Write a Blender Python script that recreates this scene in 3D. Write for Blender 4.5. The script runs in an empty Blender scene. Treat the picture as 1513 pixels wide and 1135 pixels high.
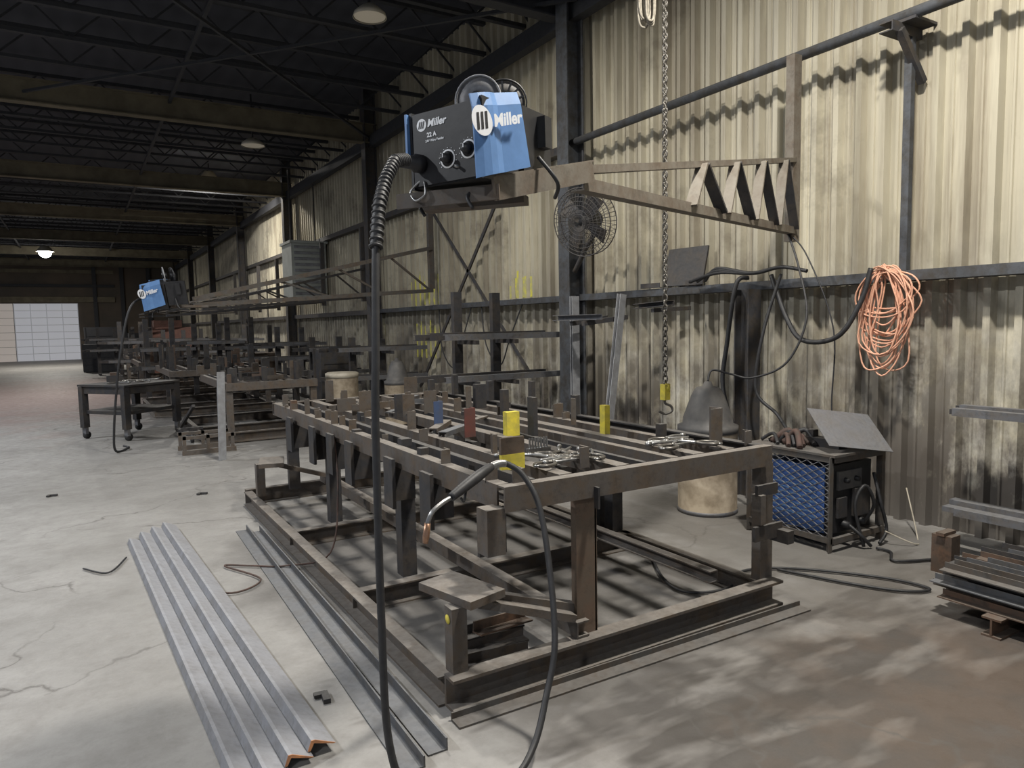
import bpy, math, random
from mathutils import Vector, Matrix
random.seed(7)
V=Vector
sc=bpy.context.scene
COL=sc.collection
# ------------------------------------------------------------------ materials
def newmat(name):
    m=bpy.data.materials.new(name); m.use_nodes=True
    nt=m.node_tree; b=nt.nodes['Principled BSDF']
    return m,nt,b
def mixc(nt,fac,c1,c2):
    n=nt.nodes.new('ShaderNodeMix'); n.data_type='RGBA'
    for sock,val in ((n.inputs[0],fac),(n.inputs[6],c1),(n.inputs[7],c2)):
        if isinstance(val,(tuple,list)): sock.default_value=(*val,1) if len(val)==3 else val
        elif isinstance(val,(int,float)): sock.default_value=val
        else: nt.links.new(val,sock)
    return n.outputs[2]
def noise(nt,scale,detail=4,rough=.6,vec=None,dim='3D'):
    n=nt.nodes.new('ShaderNodeTexNoise'); n.inputs['Scale'].default_value=scale
    n.inputs['Detail'].default_value=detail; n.inputs['Roughness'].default_value=rough
    if vec is None:
        tc=nt.nodes.new('ShaderNodeTexCoord'); vec=tc.outputs['Object']
    nt.links.new(vec,n.inputs['Vector']); return n.outputs['Fac']
def ramp(nt,inp,stops):
    r=nt.nodes.new('ShaderNodeValToRGB'); e=r.color_ramp.elements
    while len(e)<len(stops): e.new(.5)
    for i,(p,c) in enumerate(stops):
        e[i].position=p; e[i].color=(c,c,c,1) if isinstance(c,(int,float)) else (*c,1)
    nt.links.new(inp,r.inputs['Fac']); return r.outputs['Color']
def mapped(nt,scale,loc=(0,0,0),coord='Object',rot=0):
    tc=nt.nodes.new('ShaderNodeTexCoord'); mp=nt.nodes.new('ShaderNodeMapping')
    mp.inputs['Scale'].default_value=scale; mp.inputs['Location'].default_value=loc; mp.inputs['Rotation'].default_value=(0,0,rot)
    nt.links.new(tc.outputs[coord],mp.inputs['Vector']); return mp.outputs['Vector']
def mth(nt,op,a,b=None,clamp=False):
    n=nt.nodes.new('ShaderNodeMath'); n.operation=op; n.use_clamp=clamp
    for i,x in enumerate((a,b)):
        if x is None: continue
        if isinstance(x,(int,float)): n.inputs[i].default_value=x
        else: nt.links.new(x,n.inputs[i])
    return n.outputs[0]
def bump(nt,b,h,strength=.3,dist=.01):
    n=nt.nodes.new('ShaderNodeBump'); n.inputs['Strength'].default_value=strength; n.inputs['Distance'].default_value=dist
    nt.links.new(h,n.inputs['Height']); nt.links.new(n.outputs[0],b.inputs['Normal'])
def simple(name,c1,c2=None,scale=12,rough=.55,metal=0.,bs=.15,lo=.35,hi=.7):
    m,nt,b=newmat(name); b.inputs['Roughness'].default_value=rough; b.inputs['Metallic'].default_value=metal
    if c2 is None: c2=tuple(x*.7 for x in c1)
    f=noise(nt,scale); fr=ramp(nt,f,[(lo,0.),(hi,1.)])
    nt.links.new(mixc(nt,fr,c1,c2),b.inputs['Base Color'])
    if bs: bump(nt,b,f,bs,.004)
    return m
def steel(name,base,dust,rust,rough=.65,metal=.2,amt=.85):
    m,nt,b=newmat(name); b.inputs['Roughness'].default_value=rough; b.inputs['Metallic'].default_value=metal
    n1=noise(nt,7,6,.7); n2=noise(nt,30,3)
    c=mixc(nt,ramp(nt,n1,[(.42,0.),(.64,1.)]),base,rust)
    c=mixc(nt,ramp(nt,noise(nt,16,5,.75),[(.5,0.),(.7,.55)]),c,tuple(q*.35 for q in base))
    g=nt.nodes.new('ShaderNodeNewGeometry'); s=nt.nodes.new('ShaderNodeSeparateXYZ'); nt.links.new(g.outputs['True Normal'],s.inputs[0])
    up=mth(nt,'MULTIPLY',mth(nt,'MAXIMUM',s.outputs[2],0.),ramp(nt,n2,[(.25,.35),(.62,1.)]))
    up=mth(nt,'MULTIPLY',up,amt,True)
    c=mixc(nt,up,c,dust); nt.links.new(c,b.inputs['Base Color'])
    bump(nt,b,n2,.25,.004)
    return m
M={}
M['tsteel']=steel('dusty_table_steel',(.108,.096,.087),(.215,.198,.18),(.115,.085,.06))
M['dsteel']=steel('dark_mill_steel',(.038,.038,.042),(.12,.115,.11),(.06,.05,.042))
M['mill']=steel('grey_mill_steel',(.15,.155,.17),(.25,.255,.27),(.15,.135,.12),.55,.35,.7)
M['silver']=steel('dusty_grey_bar_steel',(.23,.235,.255),(.33,.335,.36),(.17,.165,.165),.7,.1,.6)
M['dbar']=steel('dark_dusty_bar_steel',(.10,.105,.115),(.175,.18,.19),(.10,.09,.08),.65,.2,.7)
M['rust']=steel('rusty_steel',(.09,.065,.05),(.15,.125,.105),(.14,.08,.05))
M['leg']=steel('brown_leg_steel',(.13,.10,.075),(.2,.17,.14),(.15,.10,.07))
M['boom']=steel('boom_steel',(.18,.16,.132),(.25,.23,.195),(.13,.10,.075),.6,.15)
M['girt']=steel('girt_steel',(.058,.058,.064),(.11,.105,.10),(.085,.07,.055))
M['colp']=steel('weathered_column_steel',(.085,.092,.105),(.13,.13,.13),(.06,.055,.05))
M['cage']=steel('worn_cage_steel',(.09,.085,.08),(.17,.16,.15),(.10,.075,.055))
M['lgrey']=simple('light_grey_paint',(.31,.32,.34),(.2,.2,.21),10)
M['dark']=steel('roof_steel',(.034,.036,.043),(.05,.05,.056),(.04,.04,.043),.75,.0)
M['backw']=simple('dim_back_wall',(.13,.10,.075),(.075,.065,.055),.6,.8)
M['tan']=simple('tan_beam_paint',(.17,.145,.095),(.10,.085,.055),3,.7)
M['black']=simple('black_plastic',(.012,.012,.014),(.02,.02,.022),20,.5)
M['rubber']=simple('black_rubber',(.018,.018,.02),(.03,.03,.032),30,.55,0,.1)
M['blue']=simple('blue_paint',(.12,.25,.51),(.10,.21,.43),15,.45,0,.05)
M['dblue']=simple('dark_blue_paint',(.06,.15,.46),(.05,.11,.28),15,.55)
M['white']=simple('white_ink',(.85,.87,.9),(.8,.8,.82),20,.5,0,0)
M['cream']=simple('dirty_white_plastic',(.50,.46,.38),(.36,.32,.25),8,.6,0,0)
M['yellow']=simple('yellow_paint',(.72,.60,.06),(.45,.38,.08),18,.6)
M['red']=simple('red_paint',(.13,.04,.032),(.08,.04,.035),14,.6)
M['bluep']=simple('blue_post_paint',(.045,.075,.16),(.06,.07,.10),14,.6)
M['orange']=simple('orange_cord',(.74,.41,.28),(.62,.33,.22),30,.6,0,0)
M['primer']=simple('orange_rust',(.50,.22,.09),(.2,.1,.06),25,.8)
M['card']=simple('tan_cardboard',(.43,.36,.27),(.25,.20,.14),6,.85,0,.1,.4,.62)
M['hood']=simple('grey_plastic_hood',(.075,.074,.076),(.14,.132,.122),7,.6)
M['chrome']=simple('chrome_steel',(.45,.45,.45),(.25,.25,.25),20,.35,.85,.05)
M['copper']=simple('copper_nozzle',(.45,.27,.18),(.3,.18,.12),20,.35,.8,.05)
M['chain']=simple('chain_steel',(.12,.11,.10),(.2,.19,.17),30,.4,.7,.05)
M['unit']=simple('grey_green_enamel',(.40,.42,.39),(.3,.31,.28),3,.6)
M['wood']=simple('crate_wood',(.16,.12,.09),(.10,.08,.065),6,.8)
M['pink']=simple('faded_red_paint',(.22,.11,.085),(.13,.07,.06),6,.8)
M['ybright']=simple('faded_yellow_paint',(.70,.65,.10),(.45,.42,.24),6,.6,0,.1,.42,.6)
M['glove']=simple('brown_leather',(.09,.05,.04),(.045,.035,.03),20,.8)
M['rope']=simple('pale_rope',(.36,.33,.27),(.2,.18,.15),40,.9,0,.5)
M['lampg']=simple('lamp_shade_enamel',(.5,.46,.38),(.4,.37,.3),5,.5)
def emis(name,c,s):
    m,nt,b=newmat(name); b.inputs['Base Color'].default_value=(*c,1)
    b.inputs['Emission Color'].default_value=(*c,1); b.inputs['Emission Strength'].default_value=s; return m
M['glow']=emis('lamp_glow',(1,.97,.9),60)
M['dim']=emis('dim_lamp_lens',(.5,.45,.36),.15)
M['doorw']=emis('door_panel_daylight_glow',(.60,.61,.66),.32)  # door panels and frame given emission to stand for daylight
M['doorf']=emis('door_frame_daylight_glow',(.45,.46,.50),.22)
M['doorp']=emis('pale_door_daylight_glow',(.62,.56,.52),.28)  # second door gets the same painted daylight glow
# cladding
m,nt,b=newmat('ribbed_cladding'); M['clad']=m
b.inputs['Roughness'].default_value=.5
n1=noise(nt,1.,3,.6,mapped(nt,(1,1.4,.3)))
n2=noise(nt,1.,5,.7,mapped(nt,(1,5,.35)))
n3=noise(nt,4,4,.65)
n6=noise(nt,1.,5,.7,mapped(nt,(1,14,.5)))
tc=nt.nodes.new('ShaderNodeTexCoord'); sp=nt.nodes.new('ShaderNodeSeparateXYZ'); nt.links.new(tc.outputs['Object'],sp.inputs[0])
c=mixc(nt,ramp(nt,n1,[(.35,0.),(.65,1.)]),(.655,.61,.475),(.445,.41,.32))
sheet=mth(nt,'FLOOR',mth(nt,'DIVIDE',sp.outputs[1],1.0)); wn=nt.nodes.new('ShaderNodeTexWhiteNoise'); wn.noise_dimensions='1D'; nt.links.new(sheet,wn.inputs['W'])
c=mixc(nt,mth(nt,'MULTIPLY',wn.outputs['Value'],.38),c,(.33,.30,.225))
c=mixc(nt,ramp(nt,n2,[(.46,0.),(.72,.72)]),c,(.22,.18,.13))
c=mixc(nt,ramp(nt,n6,[(.52,0.),(.7,.55)]),c,(.23,.195,.145))
low=mth(nt,'SUBTRACT',1.,mth(nt,'DIVIDE',sp.outputs[2],2.2),True)
lowm=mth(nt,'MULTIPLY',mth(nt,'MULTIPLY',low,ramp(nt,n3,[(.38,0.),(.66,1.)]),True),1.1,True)
c=mixc(nt,lowm,c,(.56,.545,.50))
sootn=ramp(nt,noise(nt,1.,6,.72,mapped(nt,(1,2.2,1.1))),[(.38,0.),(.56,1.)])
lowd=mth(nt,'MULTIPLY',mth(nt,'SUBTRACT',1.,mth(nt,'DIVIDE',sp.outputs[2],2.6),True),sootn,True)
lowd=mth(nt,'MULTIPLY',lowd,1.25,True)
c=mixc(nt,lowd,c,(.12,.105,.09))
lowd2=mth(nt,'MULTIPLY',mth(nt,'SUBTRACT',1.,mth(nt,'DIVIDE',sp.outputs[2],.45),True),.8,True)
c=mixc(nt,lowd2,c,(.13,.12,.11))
blot=ramp(nt,noise(nt,.8,6,.72),[(.53,0.),(.66,.7)])
c=mixc(nt,blot,c,(.20,.175,.135))
nt.links.new(c,b.inputs['Base Color']); bump(nt,b,n3,.1,.01)
# floor
m,nt,b=newmat('worn_concrete'); M['floor']=m
n1=noise(nt,.8,8,.62); n2=noise(nt,9,6,.7); n3=noise(nt,60,3,.6); n5=noise(nt,2.6,8,.75)
c=mixc(nt,ramp(nt,n1,[(.35,0.),(.65,1.)]),(.295,.287,.276),(.222,.215,.205))
c=mixc(nt,ramp(nt,n2,[(.45,0.),(.8,.48)]),c,(.16,.152,.143))
c=mixc(nt,ramp(nt,n5,[(.46,0.),(.6,.3),(.75,.55)]),c,(.15,.14,.13))
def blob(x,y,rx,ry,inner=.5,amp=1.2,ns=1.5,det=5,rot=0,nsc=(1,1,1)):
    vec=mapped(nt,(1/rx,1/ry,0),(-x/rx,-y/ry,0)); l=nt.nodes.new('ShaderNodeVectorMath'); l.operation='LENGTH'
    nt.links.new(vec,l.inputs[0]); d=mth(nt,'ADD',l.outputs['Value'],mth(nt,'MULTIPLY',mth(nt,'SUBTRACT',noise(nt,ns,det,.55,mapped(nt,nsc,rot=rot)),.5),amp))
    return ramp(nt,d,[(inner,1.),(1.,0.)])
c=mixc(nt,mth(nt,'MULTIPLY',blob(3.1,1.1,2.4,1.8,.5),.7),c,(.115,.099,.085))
c=mixc(nt,mth(nt,'MULTIPLY',blob(3.0,1.1,2.1,1.6,.5,3.8,1.6,3,.7,(1,3.0,1)),.75),c,(.045,.038,.033))  # diagonal dark patches: stain plus crossing shadows painted into the floor colour
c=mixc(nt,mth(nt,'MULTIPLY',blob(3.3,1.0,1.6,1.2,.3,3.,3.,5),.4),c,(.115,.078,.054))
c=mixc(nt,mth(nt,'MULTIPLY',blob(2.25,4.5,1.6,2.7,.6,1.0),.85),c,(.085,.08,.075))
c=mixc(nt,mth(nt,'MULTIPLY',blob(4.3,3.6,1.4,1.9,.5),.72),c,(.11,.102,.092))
c=mixc(nt,mth(nt,'MULTIPLY',blob(-1,22,5,9),.55),c,(.26,.16,.14))
c=mixc(nt,mth(nt,'MULTIPLY',blob(3,14,3,6),.6),c,(.10,.095,.09))
vo=nt.nodes.new('ShaderNodeTexVoronoi'); vo.feature='DISTANCE_TO_EDGE'; vo.inputs['Scale'].default_value=.42
tcn=nt.nodes.new('ShaderNodeTexCoord'); nz=nt.nodes.new('ShaderNodeTexNoise'); nz.inputs['Scale'].default_value=1.7; nz.inputs['Detail'].default_value=8
nt.links.new(tcn.outputs['Object'],nz.inputs['Vector'])
va=nt.nodes.new('ShaderNodeVectorMath'); va.operation='ADD'; nt.links.new(tcn.outputs['Object'],va.inputs[0]); nt.links.new(nz.outputs['Color'],va.inputs[1])
nt.links.new(va.outputs[0],vo.inputs['Vector'])
cr=ramp(nt,vo.outputs['Distance'],[(0.,1.),(.007,0.)])
cr=mth(nt,'MULTIPLY',cr,ramp(nt,noise(nt,.9,3),[(.42,0.),(.56,.8)]))
c=mixc(nt,cr,c,(.09,.083,.076))
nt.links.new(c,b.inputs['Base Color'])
nt.links.new(ramp(nt,n2,[(.3,.45),(.7,.78)]),b.inputs['Roughness'])
bump(nt,b,n3,.2,.004)
# roof deck
m,nt,b=newmat('dark_roof_deck'); M['deck']=m
wv=nt.nodes.new('ShaderNodeTexWave'); wv.inputs['Scale'].default_value=1.0; wv.bands_direction='X'
nt.links.new(mapped(nt,(1,1,1)),wv.inputs['Vector'])
nt.links.new(mixc(nt,wv.outputs['Fac'],(.05,.054,.068),(.06,.065,.082)),b.inputs['Base Color']); b.inputs['Roughness'].default_value=.8
# ------------------------------------------------------------------ builder
def rect(w,h,a0=None,b0=0): 
    a0=-w/2 if a0 is None else a0
    return [(a0,b0),(a0+w,b0),(a0+w,b0+h),(a0,b0+h)]
def Lp(w,h,t=.008,sx=1,sy=1):
    p=[(0,0),(w,0),(w,t),(t,t),(t,h),(0,h)]
    p=[(a*sx,b*sy) for a,b in p]
    return p if sx*sy>0 else p[::-1]
def Cp(w,h,t=.008,sx=1):
    p=[(0,0),(w,0),(w,t),(t,t),(t,h-t),(w,h-t),(w,h),(0,h)]
    p=[(a*sx,b) for a,b in p]
    return p if sx>0 else p[::-1]
def Cd(w,h,t=.008):
    return [(-w/2,0),(-w/2+t,0),(-w/2+t,h-t),(w/2-t,h-t),(w/2-t,0),(w/2,0),(w/2,h),(-w/2,h)]
def Ip(w,h,t=.01):
    return [(-w/2,0),(w/2,0),(w/2,t),(t/2,t),(t/2,h-t),(w/2,h-t),(w/2,h),(-w/2,h),(-w/2,h-t),(-t/2,h-t),(-t/2,t),(-w/2,t)]
class B:
    def __init__(s): s.v=[];s.f=[];s.sm=[];s.mi=[];s.mats=[]
    def _m(s,mat):
        if mat not in s.mats: s.mats.append(mat)
        return s.mats.index(mat)
    def add(s,vs,fs,mat,smooth=False):
        o=len(s.v); s.v+= [V(p) for p in vs]; k=s._m(mat)
        for f in fs:
            s.f.append([i+o for i in f]); s.sm.append(smooth); s.mi.append(k)
        return s
    def box(s,c,d,mat,rz=0,rot=None):
        x,y,z=[q/2 for q in d]; R=rot or Matrix.Rotation(rz,3,'Z'); c=V(c)
        vs=[c+R@V((a*x,b*y,e*z)) for e in(-1,1) for a,b in((-1,-1),(1,-1),(1,1),(-1,1))]
        return s.add(vs,[(3,2,1,0),(4,5,6,7),(0,1,5,4),(1,2,6,5),(2,3,7,6),(3,0,4,7)],mat)
    def beam(s,p0,p1,prof,mat,up=(0,0,1)):
        p0=V(p0);p1=V(p1);d=(p1-p0).normalized();up=V(up)
        if abs(d.dot(up))>.99: up=V((0,1,0))
        a=d.cross(up).normalized(); b=a.cross(d); n=len(prof)
        vs=[p+a*x+b*y for p in(p0,p1) for x,y in prof]
        fs=[(i,(i+1)%n,(i+1)%n+n,i+n) for i in range(n)]
        fs=[f[::-1] for f in fs]
        fs+= [tuple(range(n)),tuple(range(2*n-1,n-1,-1))]
        return s.add(vs,fs,mat)
    def tube(s,pts,r,mat,n=8,sub=6,closed=False,smooth=True,rf=None):
        P=[V(p) for p in pts]
        if sub>1 and len(P)>2:
            Q=[];L=len(P)
            rng=L if closed else L-1
            for i in range(rng):
                if closed: a,b_,c_,d_=P[(i-1)%L],P[i],P[(i+1)%L],P[(i+2)%L]
                else: a,b_,c_,d_=P[max(i-1,0)],P[i],P[i+1],P[min(i+2,L-1)]
                for k in range(sub):
                    t=k/sub;Q.append(.5*((2*b_)+(c_-a)*t+(2*a-5*b_+4*c_-d_)*t*t+(-a+3*b_-3*c_+d_)*t**3))
            if not closed: Q.append(P[-1])
            P=Q
        L=len(P); vs=[];nrm=None
        for i in range(L):
            if closed: T=(P[(i+1)%L]-P[(i-1)%L])
            else: T=P[min(i+1,L-1)]-P[max(i-1,0)]
            T=T.normalized() if T.length>1e-9 else V((0,0,1))
            if nrm is None:
                nrm=T.orthogonal().normalized()
            else:
                nrm=nrm-T*nrm.dot(T); nrm=nrm.normalized() if nrm.length>1e-6 else T.orthogonal().normalized()
            bn=T.cross(nrm); rr=r if rf is None else rf(i/(L-1))
            for k in range(n):
                an=2*math.pi*k/n; vs.append(P[i]+nrm*math.cos(an)*rr+bn*math.sin(an)*rr)
        fs=[]
        for i in range(L if closed else L-1):
            j=(i+1)%L
            for k in range(n): fs.append((i*n+k,i*n+(k+1)%n,j*n+(k+1)%n,j*n+k))
        s.add(vs,fs,mat,smooth)
        if not closed:
            o=len(s.v)-len(vs)
            k=s._m(mat)
            s.f.append([o+i for i in range(n)][::-1]);s.sm.append(False);s.mi.append(k)
            s.f.append([o+(L-1)*n+i for i in range(n)]);s.sm.append(False);s.mi.append(k)
        return s
    def lathe(s,prof,c,mat,n=28,axis=(0,0,1),smooth=True):
        c=V(c);ax=V(axis).normalized();u=ax.orthogonal().normalized();w=ax.cross(u);vs=[]
        for r,z in prof:
            for k in range(n):
                a=2*math.pi*k/n; vs.append(c+ax*z+(u*math.cos(a)+w*math.sin(a))*r)
        fs=[]
        for i in range(len(prof)-1):
            for k in range(n): fs.append((i*n+k,i*n+(k+1)%n,(i+1)*n+(k+1)%n,(i+1)*n+k))
        s.add(vs,fs,mat,smooth)
        return s
    def text(s,txt,size,org,xd,yd,mat,shear=0,bold=0,ext=.0008):
        cu=bpy.data.curves.new('t','FONT'); cu.body=txt; cu.size=size; cu.shear=shear; cu.offset=bold; cu.extrude=ext
        o=bpy.data.objects.new('t',cu); COL.objects.link(o)
        dg=bpy.context.evaluated_depsgraph_get(); me=bpy.data.meshes.new_from_object(o.evaluated_get(dg))
        xd=V(xd).normalized(); yd=V(yd).normalized(); zd=xd.cross(yd); org=V(org)
        s.add([org+xd*v.co.x+yd*v.co.y+zd*v.co.z for v in me.vertices],[tuple(p.vertices) for p in me.polygons],mat)
        bpy.data.objects.remove(o); bpy.data.meshes.remove(me); return s
    def mesh(s,name,org=(0,0,0)):
        org=V(org); me=bpy.data.meshes.new(name)
        me.from_pydata([tuple(v-org) for v in s.v],[],s.f)
        for k in s.mats: me.materials.append(M[k])
        me.polygons.foreach_set('use_smooth',s.sm); me.polygons.foreach_set('material_index',s.mi)
        me.update(); return me
def top(o,label,cat,group=None):
    o['label']=label;o['category']=cat
    if group:o['group']=group
    return o
def solo(b,name,label,cat,org,group=None,bev=0):
    o=bpy.data.objects.new(name,b.mesh(name,org)); o.location=org; COL.objects.link(o)
    return top(o,label,cat,group)
def root(name,label,cat,org,group=None):
    o=bpy.data.objects.new(name,None); o.location=org; o.empty_display_size=.1; COL.objects.link(o)
    return top(o,label,cat,group)
def part(b,name,par,label=None,local=False):
    org=(0,0,0) if local else par.location
    o=bpy.data.objects.new(name,b.mesh(name,org)); COL.objects.link(o); o.parent=par
    if label:o['label']=label
    return o
def struct(b,name):
    o=bpy.data.objects.new(name,b.mesh(name)); COL.objects.link(o); o['kind']='structure'; return o
def copy_thing(r,loc,rot=None,sc_=None):
    n=r.copy(); COL.objects.link(n); n.location=loc
    if rot is not None: n.rotation_euler=rot
    if sc_: n.scale=sc_
    for c in list(r.children):
        k=c.copy(); k.parent=n; COL.objects.link(k)
    return n
tn=[0]
def trim(b):
    tn[0]+=1; return struct(b,'trim_%d'%tn[0])
# ------------------------------------------------------------------ room
YF=48.; WX=5.5
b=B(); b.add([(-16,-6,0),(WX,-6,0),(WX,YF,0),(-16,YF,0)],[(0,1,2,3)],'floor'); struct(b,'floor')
b=B(); b.add([(-16,-6,6.3),(WX,-6,6.3),(WX,YF,6.3),(-16,YF,6.3)],[(3,2,1,0)],'deck'); struct(b,'ceiling')
pts=[];y=-6.
while y<YF:
    pts+=[(WX,y),(WX,y+.042),(WX-.010,y+.048),(WX-.010,y+.062),(WX,y+.068),(WX,y+.112),(WX-.06,y+.130),(WX-.06,y+.178),(WX,y+.194)]; y+=.2
vs=[];fs=[]
for x,yy in pts: vs+=[(x,yy,0),(x,yy,6.3)]
for i in range(len(pts)-1): fs.append((2*i,2*i+1,2*i+3,2*i+2))
b=B(); b.add(vs,fs,'clad'); struct(b,'wall_right')
b=B()
b.add([(-16,YF,0),(WX,YF,0),(WX,YF,6.3),(-16,YF,6.3)],[(3,2,1,0)],'backw')
struct(b,'wall_back')
b=B()
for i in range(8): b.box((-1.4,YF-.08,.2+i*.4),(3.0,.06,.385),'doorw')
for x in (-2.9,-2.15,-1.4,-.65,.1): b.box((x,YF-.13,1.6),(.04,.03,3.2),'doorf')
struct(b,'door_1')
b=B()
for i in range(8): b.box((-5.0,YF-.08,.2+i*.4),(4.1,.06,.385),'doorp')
struct(b,'door_2')
for z,h,mt in ((3.42,.3,'tan'),(4.2,.15,'dark'),(5.0,.2,'tan')):
    b=B(); b.box((-2.5,YF-.1,z),(9,.1,h),mt); trim(b)
for x in (1.0,2.4,3.8):
    b=B(); b.beam((x,YF-.2,0),(x,YF-.2,6.3),Ip(.2,.2,.02),'dark',up=(0,1,0)); trim(b)
for k in range(8):
    yb=.7+6.6*k
    b=B(); b.beam((-16,yb,5.22),(5.35,yb,5.22),Ip(.18,.38,.02),'tan' if k>=2 else 'dark'); trim(b)
    yc=yb-.2 if k==1 else yb
    b=B(); b.beam((5.2,yc,0 if k else 3.0),(5.2,yc,6.3),[(x,y-.13) for x,y in Ip(.22,.24,.015)],'colp' if k<2 else 'girt',up=(1,0,0)); trim(b)
    for j in range(1,6):
        yj=yb+1.1*j
        if yj>YF or yj<4: continue
        b=B(); b.beam((-16,yj,5.98),(5.4,yj,5.98),rect(.09,.06),'dark'); b.beam((-16,yj,5.55),(5.4,yj,5.55),rect(.08,.05),'dark')
        x=-12.;q=0
        while x<5.1:
            b.beam((x,yj,5.57 if q%2 else 6.0),(x+.45,yj,6.0 if q%2 else 5.57),rect(.025,.025),'dark'); x+=.45;q+=1
        trim(b)
b=B(); b.beam((5.25,-6,5.15),(5.25,YF,5.15),rect(.14,.22),'dark'); trim(b)
for x in (-2,1.6): 
    b=B(); b.beam((x,3,5.5),(x,YF,5.5),rect(.05,.05),'dark'); trim(b)
b=B(); b.beam((5.15,6.9,5.3),(-.5,13.8,5.35),rect(.04,.04),'dark'); trim(b)
b=B(); b.beam((-.5,7.3,5.35),(5.15,13.8,5.3),rect(.04,.04),'dark'); trim(b)
b=B(); b.beam((5.24,-6,1.86),(5.24,13.9,1.86),Cp(.2,.075,.01,1),'colp'); trim(b)
b=B(); b.beam((5.24,13.9,1.84),(5.24,YF,1.84),Cp(.2,.1,.01,1),'girt'); trim(b)
b=B(); b.beam((5.3,7.3,3.7),(5.3,YF,3.7),Cp(.14,.1,.01,1),'girt'); trim(b)
b=B(); b.tube([(5.2,-3,3.74),(5.2,7.1,3.74)],.042,'colp',12,1); 
trim(b)
b=B(); yy=3.05; b.beam((5.43,yy,3.62),(5.05,yy,3.62),Cp(.1,.07,.008,1),'girt'); b.beam((5.43,yy,3.3),(5.12,yy,3.62),rect(.05,.05),'girt')
b.box((5.3,yy,3.7),(.28,.2,.02),'girt'); trim(b)
b=B(); b.beam((5.3,3.05,1.94),(5.3,3.05,3.62),Cp(.055,.05,.008),'colp',up=(1,0,0)); trim(b)
b=B(); b.beam((5.1,4.35,0),(5.1,4.35,1.86),[(x,y-.08) for x,y in Ip(.16,.16,.012)],'girt',up=(0,1,0)); trim(b)
for p0,p1 in (((5.3,11.4,3.6),(5.3,8.3,.9)),((5.3,8.9,3.6),(5.3,12.0,.5))):
    b=B(); b.beam(p0,p1,Lp(.06,.06,.008),'girt',up=(1,0,0)); trim(b)
for (y0,z0,w,h) in ((11.6,1.96,1.0,.55),(8.6,1.96,.5,.3),(11.4,1.0,.8,.6),(14.2,1.2,.8,.6)):
    b=B(); n=int(w/.2)+1
    for i in range(n): 
        yy=math.floor(y0/.2)*.2+i*.2; dz=.12*math.sin(i*2.3)
        b.box((WX-.062,yy+.154,z0+h/2+dz/2),(.004,.046,h+dz),'ybright'); b.box((WX-.013,yy+.055,z0+h/2),(.004,.10,h*.95),'ybright')
    trim(b)
# ------------------------------------------------------------------ tables
def jig_table(x0,x1,y0,y1,label,group=None,main=False,zt=.91,h=.11):
    r=root('welding_table',label,'workbench',(x0,y0,0),group)
    bx0,bx1,by0,by1=x0-.28,x1+.06,y0,y1
    def P(b,n,l=None): return part(b,n,r,l)
    st='tsteel'
    P(B().beam((bx0,by0+.05,.012),(bx1,by0+.05,.012),Cp(.085,.14,.014,1),st),'base_beam')
    P(B().beam((bx0,by1,0),(bx1,by1,0),Cp(.06,.14,.009,1),st),'base_beam')
    P(B().beam((bx0+.05,by0+.07,0),(bx0+.05,by1-.07,0),Cp(.07,.13,.010,-1),st),'base_beam')
    P(B().beam((bx1,by0+.07,0),(bx1,by1-.07,0),Cp(.06,.12,.009,-1),st),'base_beam')
    n=max(2,int((y1-y0)/1.4))
    for i in range(1,n):
        yy=y0+(y1-y0)*i/n-.12
        P(B().beam((bx0+.02,yy,.0),(bx1-.02,yy,.0),Cp(.07,.12,.009,1),'tsteel'),'base_beam')
        for xx in (x0+.1,x1-.02):
            P(B().beam((xx,yy+.05,.12),(xx,yy+.05,zt-h),[(a,q-.04) for a,q in rect(.09,.09)],'dsteel',up=(0,1,0)),'leg')
    P(B().beam((x0,y0,zt-h),(x1,y0,zt-h),Cp(.06,h,.009,-1),st),'table_beam')
    P(B().beam((x0,y1,zt-h),(x1,y1,zt-h),Cp(.06,h,.009,1),st),'table_beam')
    P(B().beam((x0,y0+.065,zt-h),(x0,y1-.065,zt-h),Cp(.06,h,.009,1),st),'table_beam')
    P(B().beam((x1,y0+.065,zt-h),(x1,y1-.065,zt-h),Cp(.06,h,.009,-1),'dsteel'),'table_beam')
    for fx,w in ((.11,.04),(.22,.07),(.42,.08),(.50,.03),(.62,.05),(.72,.08),(.86,.06)):
        xx=x0+(x1-x0)*fx
        P(B().beam((xx,y0+.08,zt-.07),(xx,y1-.08,zt-.07),Cd(w,.068,.006),st if w>.045 else 'dsteel'),'long_rail')
    for i in range(1,n+2):
        yy=y0+(y1-y0)*(i-.35)/(n+1)
        P(B().beam((x0+.07,yy,zt-h-.062),(x1-.07,yy,zt-h-.062),Cd(.07,.06,.006),'dsteel'),'cross_bar')
    return r,P
r,P=jig_table(1.5,3.2,2.55,6.75,'large dusty brown steel welding jig table on floor frame',main=True)
P(B().beam((1.95,2.6,.14),(1.95,2.6,.80),rect(.115,.04,None,-.02),'leg',up=(0,1,0)).beam((2.005,2.6,.14),(2.005,2.6,.80),rect(.012,.09,None,-.02),'leg',up=(0,1,0)),'leg','brown wide flat steel leg')
P(B().beam((3.17,2.6,.14),(3.17,2.6,.80),Cp(.06,.1,.009),'tsteel',up=(1,0,0)),'leg')
P(B().beam((3.15,4.0,.1),(3.15,4.0,.80),Cp(.06,.1,.009),'dsteel',up=(1,0,0)),'leg')
P(B().beam((1.6,6.65,.1),(1.6,6.65,.80),Cp(.06,.1,.009),'dsteel',up=(1,0,0)),'leg')
P(B().beam((3.1,6.65,.1),(3.1,6.65,.80),Cp(.06,.1,.009),'dsteel',up=(1,0,0)),'leg')
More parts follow.
